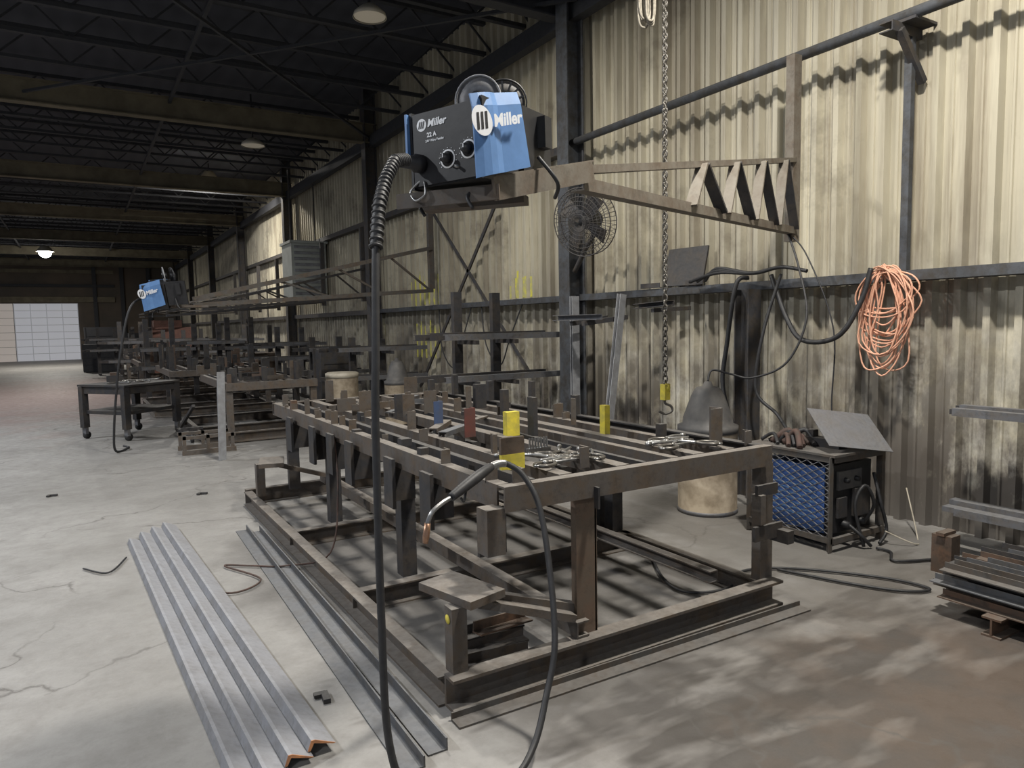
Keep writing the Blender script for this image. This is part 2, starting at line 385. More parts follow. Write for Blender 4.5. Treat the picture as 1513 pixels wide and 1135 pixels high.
for c_,d_,mt in (((3.13,2.52,.45),(.22,.02,.08),'dsteel'),((3.22,2.5,.42),(.05,.12,.07),'dsteel'),((3.13,2.53,.68),(.16,.02,.06),'dsteel'),((3.07,2.53,.58),(.04,.06,.16),'tsteel')):
    P(B().box(c_,d_,mt),'leg_bracket')
P(B().beam((1.20,2.505,0),(3.34,2.475,0),Lp(.08,.035,.009,1,1),'cage'),'floor_flange')
P(B().box((1.46,2.6,.72),(.09,.09,.2),'tsteel'),'corner_bracket')
P(B().box((1.53,2.72,.68),(.14,.02,.22),'dsteel'),'corner_bracket')
P(B().box((1.98,2.535,.80),(.012,.03,.10),'dsteel'),'hanger_tab')
for yy in (5.95,5.3,4.85,4.45,3.75,3.25):
    b=B(); w=.13
    b.box((1.455,yy,.72),(.02,w,.28),'dsteel')
    b.box((1.55,yy+w/2,.70),(.17,.014,.22),'dsteel')
    P(b,'hanger_tab')
P(B().beam((1.87,2.55,.155),(1.87,6.6,.155),Cp(.07,.075,.008,1),'tsteel'),'low_rail')
P(B().beam((3.0,2.75,.125),(3.0,5.6,.125),Cp(.06,.07,.008,-1),'tsteel'),'low_rail')
stubs=[(2.03,4.33,.065,.06,.18,'bluep'),(2.05,3.92,.075,.06,.17,'red'),(2.27,3.76,.09,.05,.15,'yellow'),(1.74,2.88,.13,.02,.155,'yellowlow'),
(2.37,3.67,.03,.07,.24,'dsteel'),(2.87,3.95,.04,.05,.17,'tsteel'),(2.76,3.45,.04,.05,.18,'yellow'),(2.99,2.80,.09,.09,.20,'tsteel'),
(1.53,6.4,.05,.05,.10,'tsteel'),(1.53,6.1,.05,.06,.08,'rust'),(1.53,5.7,.04,.05,.12,'tsteel'),(1.53,5.4,.05,.05,.06,'tsteel'),(1.53,5.0,.05,.06,.09,'tsteel'),
(1.53,4.6,.05,.05,.07,'tsteel'),(1.53,4.2,.04,.06,.10,'tsteel'),(1.53,3.2,.05,.06,.07,'tsteel'),(1.53,2.75,.06,.08,.06,'tsteel'),
(1.87,5.8,.05,.05,.16,'tsteel'),(1.87,5.3,.10,.06,.19,'tsteel'),(2.03,5.0,.05,.04,.18,'dsteel'),(2.27,5.4,.05,.05,.15,'tsteel'),(2.27,6.1,.04,.04,.18,'dsteel'),
(2.72,4.6,.05,.05,.2,'dsteel'),(2.72,5.2,.05,.05,.18,'tsteel'),(2.72,5.9,.05,.05,.2,'dsteel'),(3.16,6.3,.05,.05,.2,'dsteel'),(3.16,5.6,.05,.05,.18,'dsteel'),
(3.16,4.9,.04,.05,.22,'dsteel'),(3.16,4.3,.05,.05,.15,'dsteel'),(1.87,3.3,.03,.06,.10,'tsteel'),(2.05,2.75,.05,.07,.09,'tsteel'),(2.9,3.1,.05,.04,.09,'dsteel'),(1.87,4.4,.06,.04,.12,'tsteel'),
(3.15,2.7,.05,.06,.07,'tsteel'),(1.6,2.62,.06,.05,.06,'tsteel')]
for k in range(16): stubs.append((random.choice([1.75,1.87,2.06,2.27,2.52,2.72,2.98]),random.uniform(3.1,6.6),random.uniform(.02,.09),random.uniform(.03,.12),random.uniform(.02,.10),random.choice(['tsteel','tsteel','dsteel','dsteel'])))
for k in range(9): stubs.append((random.uniform(1.51,1.6),3.4+k*.37+random.uniform(-.1,.1),random.uniform(.03,.07),random.uniform(.03,.13),random.uniform(.02,.07),random.choice(['tsteel','dsteel','tsteel'])))
for k in range(14): stubs.append((random.uniform(1.7,3.1),random.uniform(4.8,6.7),random.uniform(.03,.16),random.uniform(.03,.07),random.uniform(.05,.2),random.choice(['tsteel','dsteel','tsteel'])))
for x,y,w,d,h,mt in stubs:
    b=B(); 
    if mt in('bluep','red','tsteel'): b.beam((x,y,.90),(x,y,.91+h),[(a-w/2,q-d/2) for a,q in Lp(w,d,.008)],mt,up=(0,1,0))
    elif mt=='yellow': b.box((x,y,.905+h*.5),(w,d,h),'yellow')
    elif mt=='yellowlow': b.box((x,y,.905+h*.24),(w,d,h*.48),'yellow'); b.box((x,y+.003,.905+h*.74),(w,d,h*.52),'leg')
    else: b.box((x,y,.905+h/2),(w,d,h),mt)
    P(b,'stop_post',{'bluep':'blue painted stop post','red':'dark red painted stop post','yellow':'yellow painted stop post','yellowlow':'brown plate with yellow painted foot'}.get(mt))
for yy,sgn in ((2.6,1),(6.35,-1)):
    zz=.43
    P(B().beam((1.28,yy,.15),(1.28,yy,zz),rect(.07,.07,None,-.035),'tsteel',up=(0,1,0)),'leg')
    P(B().box((1.36,yy+.1*sgn,zz+.02),(.20,.34,.035),'tsteel',rz=.25*sgn),'bench_plate')
    P(B().beam((1.38,yy+.02,zz-.03),(1.86,yy-.02*sgn,.235),rect(.07,.035),'tsteel'),'sloping_bar')
P(B().beam((1.4,2.68,zz-.03),(1.95,2.62,.23),rect(.05,.05),'tsteel'),'sloping_bar')
b=B(); b.lathe([(0,0),(.02,0),(.02,.002),(0,.002)],(1.243,2.6,.38),'yellow',16,axis=(-1,0,0)); P(b,'sticker','round yellow sticker')
for i in range(5):
    b=B(); b.beam((0,0,0),(.32,0,0),Lp(.06,.05,.008),random.choice(['tsteel','rust','dsteel']))
    o=solo(b,'steel_offcut','short rusty steel angle offcut stacked under bench','steel offcut',(0,0,0),'offcuts under the bench')
    o.location=(1.36+.02*i,2.72+.04*(i%3),.10+.045*i if i<4 else .015); o.rotation_euler=(0,.03*i,-.15+.12*i)
for k in range(10):
    L_=random.uniform(.18,.45); x=random.uniform(1.9,2.9); y=random.uniform(3.9,6.4)
    b=B(); b.beam((-L_/2,0,0),(L_/2,0,0),random.choice([Lp(.05,.04,.006),rect(.05,.012),Cd(.06,.03,.006)]),random.choice(['tsteel','dsteel','tsteel','dbar']))
    o=solo(b,'steel_offcut','short loose steel piece lying across table rails','steel offcut',(0,0,0),'loose pieces on the welding table'); o.location=(x,y,.912); o.rotation_euler=(0,0,random.uniform(-1.2,1.2))
def clamp_mesh(name):
    b=B()
    b.tube([(0,0,.02),(.08,.012,.025),(.15,.01,.02)],.009,'chrome',6,4)
    b.tube([(0,-.01,.02),(.07,-.035,.02),(.14,-.05,.018)],.008,'chrome',6,4)
    b.tube([(0,0,.02),(-.04,.03,.02),(-.10,.03,.02),(-.12,.0,.02)],.010,'chain',6,4)
    b.tube([(0,-.01,.02),(-.04,-.045,.02),(-.10,-.045,.02),(-.12,-.015,.02)],.010,'chain',6,4)
    b.lathe([(0,0),(.018,0),(.018,.008),(0,.008)],(-.12,.0,.016),'chrome',10)
    b.lathe([(0,0),(.012,0),(.012,.03),(0,.03)],(.15,.01,.02),'chrome',8,axis=(1,0,0))
    return b.mesh(name)
cm=clamp_mesh('locking_clamp')
for (x,y,k) in ((1.92,2.80,.3),(1.98,2.92,2.1),(2.04,2.86,3.4),(2.1,3.0,.9),(1.93,3.02,2.6),(2.18,2.85,1.2),(2.7,2.8,.4),(2.78,2.88,3.0),(2.86,2.78,2.2),(2.82,2.98,.1)):
    o=bpy.data.objects.new('locking_clamp',cm); COL.objects.link(o); o.location=(x,y,.912); o.rotation_euler=(0,0,k)
    top(o,'chrome locking C-clamp pliers lying on welding table','clamp','locking clamps on the table')
b=B()
for i in range(7): b.box((2.02+i*.018,3.16,.96),(.006,.012,.06),'chrome')
b.box((2.075,3.16,.925),(.14,.03,.02),'chrome'); solo(b,'spring_clip','bright metal comb-like clip on table','clip',(2.07,3.16,.91))
others=[(1.72,3.0,10.5,13.0,'brown steel welding table with gridded top rails'),(1.4,3.2,14.4,17.2,'dusty steel welding table loaded with parts'),
(1.2,3.0,19.,22.,'dusty steel welding table loaded with parts'),(1.2,3.0,24.,27.,'dusty steel welding table loaded with parts')]
for i,(x0,x1,y0,y1,lb) in enumerate(others):
    r,P=jig_table(x0,x1,y0,y1,lb,'welding tables along the hall',zt=.84)
    for xx in (x0+.05,x1-.05): P(B().beam((xx,y0+.05,.15),(xx,y0+.05,.75),rect(.09,.07),'tsteel',up=(0,1,0)),'leg')
    for k in range(34):
        x=random.uniform(x0,x1);y=random.uniform(y0,y1);h=random.uniform(.06,.5 if i else .3)
        P(B().box((x,y,.83+h/2),(random.uniform(.03,.12),random.uniform(.03,.1),h),random.choice(['tsteel','dsteel','dsteel','dsteel','rust'])),'stop_post')
    for k in range(12):
        x=random.uniform(x0+.4,x1-.4);y=random.uniform(y0+.2,y1-.2);L_=random.uniform(.3,.7)
        b=B(); b.beam((-L_/2,0,0),(L_/2,0,0),Lp(.06,.06,.007),random.choice(['dsteel','mill','tsteel','rust'])); o=solo(b,'steel_offcut','steel angle piece lying on distant welding table','steel offcut',(0,0,0),'steel pieces on distant tables')
        o.location=(x,y,.842); o.rotation_euler=(0,0,random.uniform(-.8,.8))
# caster table
r=root('caster_table','black steel rolling work table with lower shelf','table',(.64,12.3,0)); r.rotation_euler=(0,0,math.radians(38))
a=.46;c_=.42
b=B(); b.box((0,0,.80),(2*a+.1,2*c_+.1,.03),'dsteel')
part(b,'table_top',r,local=True)
for p,q in (((-a,-c_),(a,-c_)),((a,-c_),(a,c_)),((a,c_),(-a,c_)),((-a,c_),(-a,-c_))): part(B().beam((*p,.68),(*q,.68),rect(.05,.10),'dsteel'),'apron',r,local=True)
part(B().box((0,0,.40),(2*a,2*c_,.05),'dsteel'),'shelf',r,local=True)
for sx in(-1,1):
    for sy in(-1,1):
        part(B().beam((sx*a,sy*c_,.17),(sx*a,sy*c_,.78),rect(.10,.08,None,-.04),'dsteel',up=(0,1,0)),'leg',r,local=True)
        b=B(); b.lathe([(0,-.02),(.055,-.02),(.055,.02),(0,.02)],(sx*a+.02,sy*c_,.055),'rubber',16,axis=(0,1,0)); b.box((sx*a,sy*c_,.12),(.05,.07,.1),'mill'); part(b,'caster',r,local=True)
for k in range(6):
    o=bpy.data.objects.new('locking_clamp',cm); COL.objects.link(o); o.location=(.45+.09*k,12.05+.22*(k%3),.816); o.rotation_euler=(0,0,k*1.3)
    top(o,'chrome locking C-clamp pliers on rolling table','clamp','locking clamps on the rolling table')
b=B(); b.box((.45,12.5,.87),(.22,.12,.1),'dsteel').box((.45,12.5,.94),(.12,.08,.05),'rust'); solo(b,'bench_vise','dark steel block vise on rolling table','vise',(.45,12.5,.82))
b=B(); b.beam((0,0,0),(0,0,1.08),Lp(.1,.04,.008),'lgrey'); o=solo(b,'steel_post','light grey steel angle standing upright by table','steel post',(0,0,0)); o.location=(1.47,9.2,0); o.rotation_euler=(.02,.02,.4)
r=root('steel_stand','low welded steel stand frame on the floor','stand',(1.35,10.,0))
for y in (9.85,10.3):
    part(B().beam((1.05,y,0),(1.7,y,0),rect(.05,.06),'tsteel'),'bottom_rail',r); part(B().beam((1.05,y,.2),(1.7,y,.2),rect(.04,.04),'tsteel'),'top_rail',r)
for x in (1.08,1.36,1.66):
    for y in (9.85,10.3): part(B().beam((x,y,0),(x,y,.24),rect(.04,.04,None,-.02),'tsteel',up=(0,1,0)),'leg',r)
r=root('floor_dolly','dark steel floor dolly with small wheels','dolly',(1.3,11.3,0))
part(B().beam((1.2,11.7,.08),(1.3,10.9,.08),rect(.05,.05),'dsteel').beam((1.42,11.7,.08),(1.5,10.9,.08),rect(.05,.05),'dsteel').beam((1.2,11.3,.13),(1.5,11.3,.13),rect(.05,.04),'dsteel').beam((1.25,11.6,.15),(1.35,10.95,.5),rect(.04,.04),'dsteel'),'frame',r)
for p in ((1.3,10.9),(1.5,10.9),(1.22,11.65)): part(B().lathe([(0,-.02),(.07,-.02),(.07,.02),(0,.02)],(*p,.07),'rubber',14,axis=(1,0,0)),'wheel',r)
def xrack(x,y,mat='dsteel',z1=1.98,levels=(1.42,.93),w=1.6,lab='dark steel upright rack holding grey steel channels',grp='upright racks along the wall',z0=0.):
    r=root('upright_rack',lab,'rack',(x,y,z0),grp)
    for dx in (-.27,.27):
        part(B().beam((x+dx,y,z0),(x+dx,y,z1+random.uniform(-.03,.03)),rect(.11,.08),mat,up=(0,1,0)),'upright',r)
        part(B().beam((x+dx,y+.3,z0),(x+dx,y-.5,z0),rect(.08,.08),mat),'foot',r)
    for z in levels:
        for dx in (-.27,.27): part(B().beam((x+dx,y,z-.06),(x+dx,y-.48,z-.06),rect(.05,.05),mat),'arm',r)
    for z in levels:
        for q in range(3):
            xx=x-.1+.12*q; zz=z-.005
            b=B(); b.beam((xx-w/2,y-.13-.15*q,zz),(xx+w/2,y-.13-.15*q,zz),Cp(.06,.07+.02*(q%2),.007,-1),'mill' if q==2 else mat)
            solo(b,'steel_channel','grey steel channel resting on upright rack arms','steel channel',(xx,y-.13-.15*q,z),'channels on upright racks')
    return r
xrack(4.25,7.8)
for (x,y) in ((4.3,11.9),(4.2,14.),(4.2,20.),(4.2,23.5),(3.9,29),(.9,30),(2.2,34),(2.6,18.1),(2.4,23.),(1.6,18.2),(3.9,26.5),(4.1,16.4),(1.9,27.8),(3.,31.),(1.3,23.2),(3.3,17.9)):
    xrack(x,y,random.choice(['dsteel','girt']),random.uniform(1.3,1.9),(random.uniform(1.1,1.35),random.uniform(.65,.9)),random.uniform(1.0,1.6))
for (x,y,z,w,h,mt) in ((3.9,18.5,0,.7,1.0,'wood'),(2.9,28.6,0,1.2,1.7,'pink'),(3.2,32.9,0,1.,2.0,'pink'),(.8,33,0,1.3,1.1,'dark'),(2.6,37,0,1.2,1.5,'dark'),(1.1,39,0,1.6,1.8,'dark'),(-4.6,41,0,1.4,1.6,'dark'),(4.1,13.2,0,.6,1.2,'girt')):
    b=B(); b.box((x,y,z+h/2),(w,w*.8,h-.04),mt)
    for sx in(-1,1):
        for sy in(-1,1): b.box((x+sx*w/2,y+sy*w*.4,z+h/2),(.06,.06,h),mt)
    for q in range(4): b.box((x,y-w*.4-.012,z+h*(q+.5)/4),(w,.02,h/4-.03),mt)
    solo(b,'storage_crate','framed storage crate standing in the hall','crate',(x,y,z),'crates in the hall')
# ------------------------------------------------------------------ wire feeder
r=root('wire_feeder','blue and black welding wire feeder on boom tray','wire feeder',(1.128,2.55,2.115)); r.rotation_euler=(0,math.radians(-1),math.radians(-65.5))
feeder=r; W=.33;D=.22;Hh=.275
b=B(); b.box((W/2,D/2+.004,Hh/2),(W,D,Hh),'black'); 
for x in (.0,W): b.box((x,.02,Hh/2),(.012,.05,Hh+.01),'black')
part(b,'housing',r,local=True)
b=B(); b.box((-.012,.08,Hh/2+.06),(.01,.2,Hh-.12),'blue'); part(b,'side_cover',r,'blue painted side cover',local=True)
b=B(); b.box((W/2,-.002,Hh/2),(W-.02,.008,Hh-.01),'black'); part(b,'control_panel',r,'black control panel with white lettering',local=True)
b=B(); F=-.0072
def logo(b,cx,cz,rx,rz,F,xd=(1,0,0),yd=(0,0,1)):
    xd=V(xd).normalized();yd=V(yd).normalized();n=xd.cross(yd)
    o=V((cx,F,cz)) if not isinstance(F,Vector) else F
    vs=[o+xd*math.cos(t*math.pi/14)*rx+yd*math.sin(t*math.pi/14)*rz for t in range(28)]
    b.add(vs,[tuple(range(28))],'white')
    for k in(-1,0,1):
        c=o+n*.0008+xd*(k*rx*.42); w=rx*.13;h=rz*.55;s_=rx*.16
        b.add([c-xd*(w+s_)-yd*h,c+xd*(w-s_)-yd*h,c+xd*(w+s_)+yd*h,c-xd*(w-s_)+yd*h],[(0,1,2,3)],'black')
logo(b,.055,.226,.023,.023,F)
b.text('Miller',.038,(.083,F,.215),(1,0,0),(0,0,1),'white',.25,.0009)
b.text('22 A',.023,(.08,F,.178),(1,0,0),(0,0,1),'white',0,.0008)
b.text('24V Wire Feeder',.0125,(.072,F,.160),(1,0,0),(0,0,1),'white',0,.0002)
part(b,'lettering',r,'white logo and lettering',local=True)
for kx,kz in ((.175,.085),(.270,.105)):
    b=B(); b.lathe([(0,0),(.034,0),(.034,.001),(0,.001)],(kx,F,kz),'white',24,axis=(0,-1,0)); b.lathe([(0,0.0012),(.028,.0012),(.0,.0014)],(kx,F,kz),'black',24,axis=(0,-1,0))
    for k in range(11):
        a_=math.radians(-130+26*k); b.box((kx+math.sin(a_)*.040,F,kz+math.cos(a_)*.040),(.003,.001,.003),'white')
    b.lathe([(0,.03),(.016,.028),(.020,.0),(0,0)],(kx,F,kz),'black',14,axis=(0,-1,0)); b.box((kx,F-.03,kz+.007),(.003,.002,.014),'white')
    part(b,'knob',r,local=True)
b=B(); b.lathe([(0,.02),(.006,.018),(.006,0)],(.222,F,.05),'chrome',10,axis=(0,-1,0)); part(b,'toggle_switch',r,local=True)
b=B(); b.lathe([(.0,0),(.034,0),(.034,.03),(.026,.04),(.024,.10),(0,.10)],(.05,F,.085),'black',18,axis=(-.35,-1,.03)); part(b,'gun_connector',r,local=True)
b=B(); q=[V((.325,-.035,-.01)),V((.39,.215,.06)),V((.365,.19,.335)),V((.315,-.035,.285))]
NX=8;NZ=6;vs=[]
nrm=(q[1]-q[0]).cross(q[3]-q[0]).normalized()
for off in (0,.006):
    for j in range(NZ+1):
        for i in range(NX+1):
            u=i/NX;w=j/NZ;p=q[0].lerp(q[1],u).lerp(q[3].lerp(q[2],u),w)
            p=p+nrm*(.012*math.sin(math.pi*min(1,u*2.0))-off)
            if j==NZ: p=p-nrm*.012
            vs.append(p)
nn=(NX+1)*(NZ+1);fs=[]
for j in range(NZ):
    for i in range(NX):
        a0=j*(NX+1)+i; fs.append((a0,a0+1,a0+NX+2,a0+NX+1)); fs.append((a0+nn+NX+1,a0+nn+NX+2,a0+nn+1,a0+nn))
for i in range(NX): fs.append((i+1,i,i+nn,i+1+nn)); t_=NZ*(NX+1)+i; fs.append((t_,t_+1,t_+1+nn,t_+nn))
for j in range(NZ): a0=j*(NX+1); fs.append((a0,a0+NX+1,a0+NX+1+nn,a0+nn)); a1=a0+NX; fs.append((a1+NX+1,a1,a1+nn,a1+NX+1+nn))
b.add(vs,fs,'blue'); door=part(b,'door',r,'blue door panel with white logo',local=True)
b=B(); xd=(q[1]-q[0]).normalized(); yd=(q[3]-q[0]); yd=(yd-xd*yd.dot(xd)).normalized(); n_=xd.cross(yd)
base=q[0]+n_*.0185
logo(b,0,0,.046,.053,base+xd*.074+yd*.185,xd,yd)
b.text('Miller',.060,base+xd*.122+yd*.158,xd,yd,'white',.25,.0018)
part(b,'lettering',r,'white logo and brand lettering',local=True)
b=B(); b.box((W+.0,D+.12,.17),(.03,.20,.26),'black'); b.box((W+.03,D+.15,.22),(.04,.05,.12),'black'); part(b,'drive_housing',r,local=True)
part(B().tube([(W+.03,D+.10,.12),(W+.09,D+.14,.02),(W+.03,D+.22,-.02)],.008,'rubber',8),'lead',r,local=True)
for k,(dx,dy) in enumerate(((.17,.20),(.22,.30))):
    b=B(); c=(dx,dy,.345); ax=(.35,-1,0) if k==0 else (.6,-1,.0)
    b.lathe([(.012,-.0),(.085,-.0),(.085,.004),(.012,.004),(.012,0)],c,'mill' if k==0 else 'dbar',28,axis=ax)
    b.lathe([(.088,-.003),(.094,-.003),(.094,.008),(.088,.008),(.088,-.003)],c,'black' if k else 'lgrey',28,axis=ax)
    if k:
        for t in range(14):
            an=t*math.pi/7; axv=V(ax).normalized();u_=axv.orthogonal().normalized();w_=axv.cross(u_); d_=u_*math.cos(an)+w_*math.sin(an)
            b.beam(V(c)+d_*.03+axv*.006,V(c)+d_*.085+axv*.006,rect(.008,.003),'black',up=axv)
    b.lathe([(0,-.03),(.03,-.03),(.03,.02),(0,.02)],c,'black',16,axis=ax)
    part(b,'wire_spool',r,local=True)
for x in (.02,.25): part(B().tube([(x,.10,-.01),(x-.02,.03,-.05),(x+.01,.02,-.10)],.007,'rubber',8),'lead',r,local=True)
part(B().tube([(.04,0.0,.03),(.0,-.02,-.01),(.03,-.03,-.05),(.07,-.02,-.03),(.06,-.01,.02)],.004,'chrome',6),'wire_clip',r,local=True)
far_f=copy_thing(feeder,(.90,10.5,1.94),(math.radians(4),math.radians(14),math.radians(-110)),(1.15,1.15,1.15))
far_f['label']='small blue welding wire feeder tilted on distant boom'; 
def boom(name_label,W0,E,nw=4,step=.16,grp='wall mounted swing booms',post=.85,dz=.58,thin=False,tk=.045):
    W0=V(W0);E=V(E); mt=('cage' if tk>.05 else 'girt') if thin else 'boom'
    r=root('swing_boom',name_label,'boom',W0,grp)
    top0=W0; bot0=W0+V((0,0,-dz)); 
    if thin:
        part(B().beam(top0,E,rect(tk,tk),mt),'top_chord',r)
        part(B().beam(bot0,E+V((0,0,-.08)),rect(tk,tk),mt),'bottom_chord',r)
    else:
        part(B().beam(top0,E,Cp(.07,.035,.007,1),mt),'top_chord',r)
        part(B().beam(bot0,E+V((0,0,-.07)),Cp(.07,.055,.007,1),mt),'bottom_chord',r)
    def tp(s): return top0.lerp(E,s)+V((0,0,0.015))
    def bp(s): return bot0.lerp(E+V((0,0,-.07)),s)+V((0,0,.035))
    fl=[(-.035,-.008),(.035,-.008),(.035,.008),(-.035,.008)]
    s=.0
    for i in range(nw):
        if thin: part(B().beam(tp(s+step*.85),bp(s+.01),rect(.03,.03),mt,up=(0,1,0)),'brace',r)
        else:
            ax_=(E-W0).normalized()
            part(B().beam(tp(s+step*.62),bp(s+.012),fl,'dsteel',up=ax_),'brace',r,'dark flat diagonal brace')
            part(B().beam(bp(s+step*.95),tp(s+step*.66),fl,mt,up=ax_),'brace',r)
        s+=step
    part(B().beam(W0+V((0,0,-.64)),W0+V((0,0,post)),rect(.09,.08),mt,up=(0,1,0)),'pivot_post',r)
    return r
r=boom('brown steel truss boom bolted to wall post',(5.1,3.86,2.87),(1.9,2.50,2.235),4,.165)
part(B().beam((1.33,2.28,2.045),(1.95,2.50,2.205),rect(.012,.085),'boom'),'tray_rail',r)
part(B().beam((1.33,2.29,2.13),(1.95,2.51,2.29),rect(.13,.008,-.12),'boom'),'tray_rail',r)
part(B().beam((1.07,2.58,2.04),(1.34,2.27,2.05),rect(.012,.055),'tsteel'),'tray_rail',r)
part(B().beam((1.09,2.60,2.095),(1.36,2.29,2.105),rect(.10,.006,-.09),'tsteel'),'tray_rail',r)
part(B().beam((1.25,2.72,2.06),(1.55,2.42,2.07),rect(.09,.035),'tsteel'),'tray_rail',r)
r=boom('long grey steel triangular truss boom reaching over distant table',(5.1,10.9,2.84),(1.35,10.35,1.97),3,.24,thin=True,tk=.06,dz=.7)
part(B().box((1.15,10.3,1.90),(.7,.3,.03),'tsteel'),'tray',r)
for (yw,ye,xe,ze) in ((14.2,13.6,1.9,2.0),(17.,16.4,1.6,1.95),(21.5,20.6,1.5,2.0),(24.,23,1.8,2.2),(28.,27,1.8,2.1)):
    boom('dark thin steel truss boom over far welding table',(5.1,yw,2.75),(xe,ye,ze),4,.22,thin=True)
# ------------------------------------------------------------------ torch + cable
r=root('welding_torch','mig welding torch with black cable draped over table','welding torch',(1.45,2.5,1.0))
path=[(1.03,2.40,2.185),(.97,2.35,2.165),(.915,2.3,2.09),(.865,2.24,1.99),(.83,2.19,1.85),(.79,2.12,1.5),(.775,2.1,1.3),(.753,2.05,.725),(.765,2.05,.28),(.84,2.03,.07),(1.0,2.0,.03),(1.18,2.0,.035),(1.32,2.07,.08),(1.43,2.15,.20),(1.506,2.2,.365),(1.554,2.3,.622),(1.575,2.4,.85),(1.553,2.48,.965),(1.50,2.52,1.015),(1.44,2.51,1.025),(1.36,2.46,1.012)]
part(B().tube(path,.0125,'rubber',10,8),'cable',r)
sp=[V(p) for p in path[:5]]
b=B(); b.tube(path[:5],.019,'rubber',12,8)
for i in range(26):
    t=i/25*3.99; k=int(t); f_=t-k; p=sp[k].lerp(sp[min(k+1,4)],f_); d_=(sp[min(k+1,4)]-sp[k]).normalized()
    b.lathe([(.018,-.004),(.0235,-.003),(.0235,.003),(.018,.004)],p,'rubber',12,axis=d_)
part(b,'strain_relief',r)
b=B(); b.tube([(1.49,2.525,1.018),(1.44,2.51,1.027),(1.40,2.485,1.022)],.0135,'chain',10,10)
for i in range(12):
    p=V((1.49,2.525,1.018)).lerp(V((1.40,2.485,1.022)),i/11)+V((0,0,.005*math.sin(math.pi*i/11))); b.lathe([(.013,-.003),(.016,0),(.013,.003)],p,'chrome',10,axis=(.13,.065,0))
part(b,'cable_spring',r,'shiny steel spring sleeve')
part(B().tube([(1.40,2.485,1.022),(1.33,2.45,1.005),(1.26,2.425,.98),(1.175,2.4,.945)],.02,'rubber',12,6,rf=lambda t:.017+.006*math.sin(t*math.pi)),'handle',r)
part(B().tube([(1.25,2.42,.955),(1.235,2.41,.92),(1.22,2.405,.935)],.005,'rubber',6,4),'trigger',r)
part(B().tube([(1.175,2.4,.945),(1.13,2.39,.93),(1.085,2.38,.905),(1.065,2.38,.865)],.009,'chrome',10,6),'neck',r)
part(B().lathe([(0,0),(.012,0),(.013,.05),(.010,.075),(.007,.075),(.007,.05),(0,.05)],(1.066,2.38,.868),'copper',14,axis=(-.15,0,-1)),'nozzle',r)
b=B(); b.tube([(.85,10.4,2.05),(.60,10.3,1.9),(.45,10.3,1.3),(.38,10.4,.8),(.33,10.5,.3),(.34,10.6,.03),(.5,10.8,.03),(.45,11.0,.03)],.015,'rubber',8,6); solo(b,'torch_cable','black torch cable hanging from distant wire feeder','cable',(.6,10,0))
# ------------------------------------------------------------------ chain hoist
r=root('chain_hoist','hanging steel hoist chain with yellow hook block','chain hoist',(3.5,3.7,.95))
def link(b,c,ang,L=.034,wd=.012,rr=.0042,mat='chain'):
    pts=[];R=Matrix.Rotation(ang,3,'Z')
    for t in range(10):
        a_=t*2*math.pi/10; p=V((math.cos(a_)*wd,0,math.sin(a_)*wd+(L/2-wd)*(1 if math.sin(a_)>0.01 else -1 if math.sin(a_)<-.01 else 0))); pts.append(V(c)+R@p)
    b.tube(pts,rr,mat,5,1,closed=True)
b=B();z=1.16;i=0
while z<5.5: link(b,(3.5,3.7,z),(i%2)*math.pi/2+.4,.046,.016,.0058); z+=.035;i+=1
part(b,'chain',r)
b=B();z=1.9;i=0
while z<5.5: link(b,(3.45,3.65,z),(i%2)*math.pi/2+.2,.028,.010,.003); z+=.022;i+=1
part(b,'hand_chain',r)
b=B(); b.box((3.5,3.7,1.10),(.05,.05,.11),'yellow'); b.lathe([(0,0),(.03,0),(.03,.03),(0,.03)],(3.5,3.7,1.13),'yellow',14,axis=(1,-.6,0)); part(b,'hook_block',r,'yellow hook block')
part(B().tube([(3.5,3.7,1.06),(3.5,3.7,1.02),(3.535,3.68,1.0),(3.54,3.675,.965),(3.5,3.7,.945),(3.46,3.72,.965)],.009,'chain',8,5),'hook',r)
b=B()
for k in range(9):
    w_=random.uniform(.02,.05); cx_=3.35+random.uniform(-.02,.03); yo=3.7+random.uniform(-.03,.03); zb=3.53+random.uniform(0,.07)
    b.tube([(cx_+w_*.5,yo,5.1),(cx_-w_,yo,4.0),(cx_-w_,yo+.01,zb+.07),(cx_,yo,zb),(cx_+w_,yo,zb+.07),(cx_+w_*.8,yo,4.0),(cx_+w_*.7,yo,5.1)],.0075,'rope',6,6)
solo(b,'hanging_rope','bunched pale rope loops hanging beside hoist chain','rope',(3.35,3.7,3.6))
# ------------------------------------------------------------------ wire drums
def drum(x,y,r0,h,lab,hood=True,white=False,rim='card'):
    r=root('wire_drum',lab,'drum',(x,y,0),'welding wire drums')
    b=B(); b.lathe([(0,.0),(r0,0),(r0,.03),(r0*.985,.035),(r0*.985,h-.03),(r0,h-.025),(r0,h),(0,h)],(x,y,0),'card',36); part(b,'barrel',r)
    b=B(); b.lathe([(r0*1.005,.0),(r0*1.012,0.),(r0*1.012,.035),(r0*1.0,.035)],(x,y,0),'mill',36); part(b,'rim',r)
    m_='hood' if not white else 'cream'
    if hood:
        b=B(); b.lathe([(r0*1.0,h-.03),(r0*1.01,h-.03),(r0*1.01,h+.025),(r0*.84,h+.04),(r0*.82,h+.09),(r0*.54,h+.28),(r0*.46,h+.315),(r0*.38,h+.34),(r0*.18,h+.35),(r0*.11,h+.39),(0,h+.39)],(x,y,0),m_,32); part(b,'hood',r)
    else:
        b=B(); b.lathe([(r0*1.02,h-.05),(r0*1.03,h-.05),(r0*1.03,h+.015),(r0*.9,h+.03),(r0*.3,h+.04),(0,h+.04)],(x,y,0),m_,32); part(b,'lid',r)
drum(4.45,4.2,.245,.70,'tan cardboard wire drum with grey conical hood')
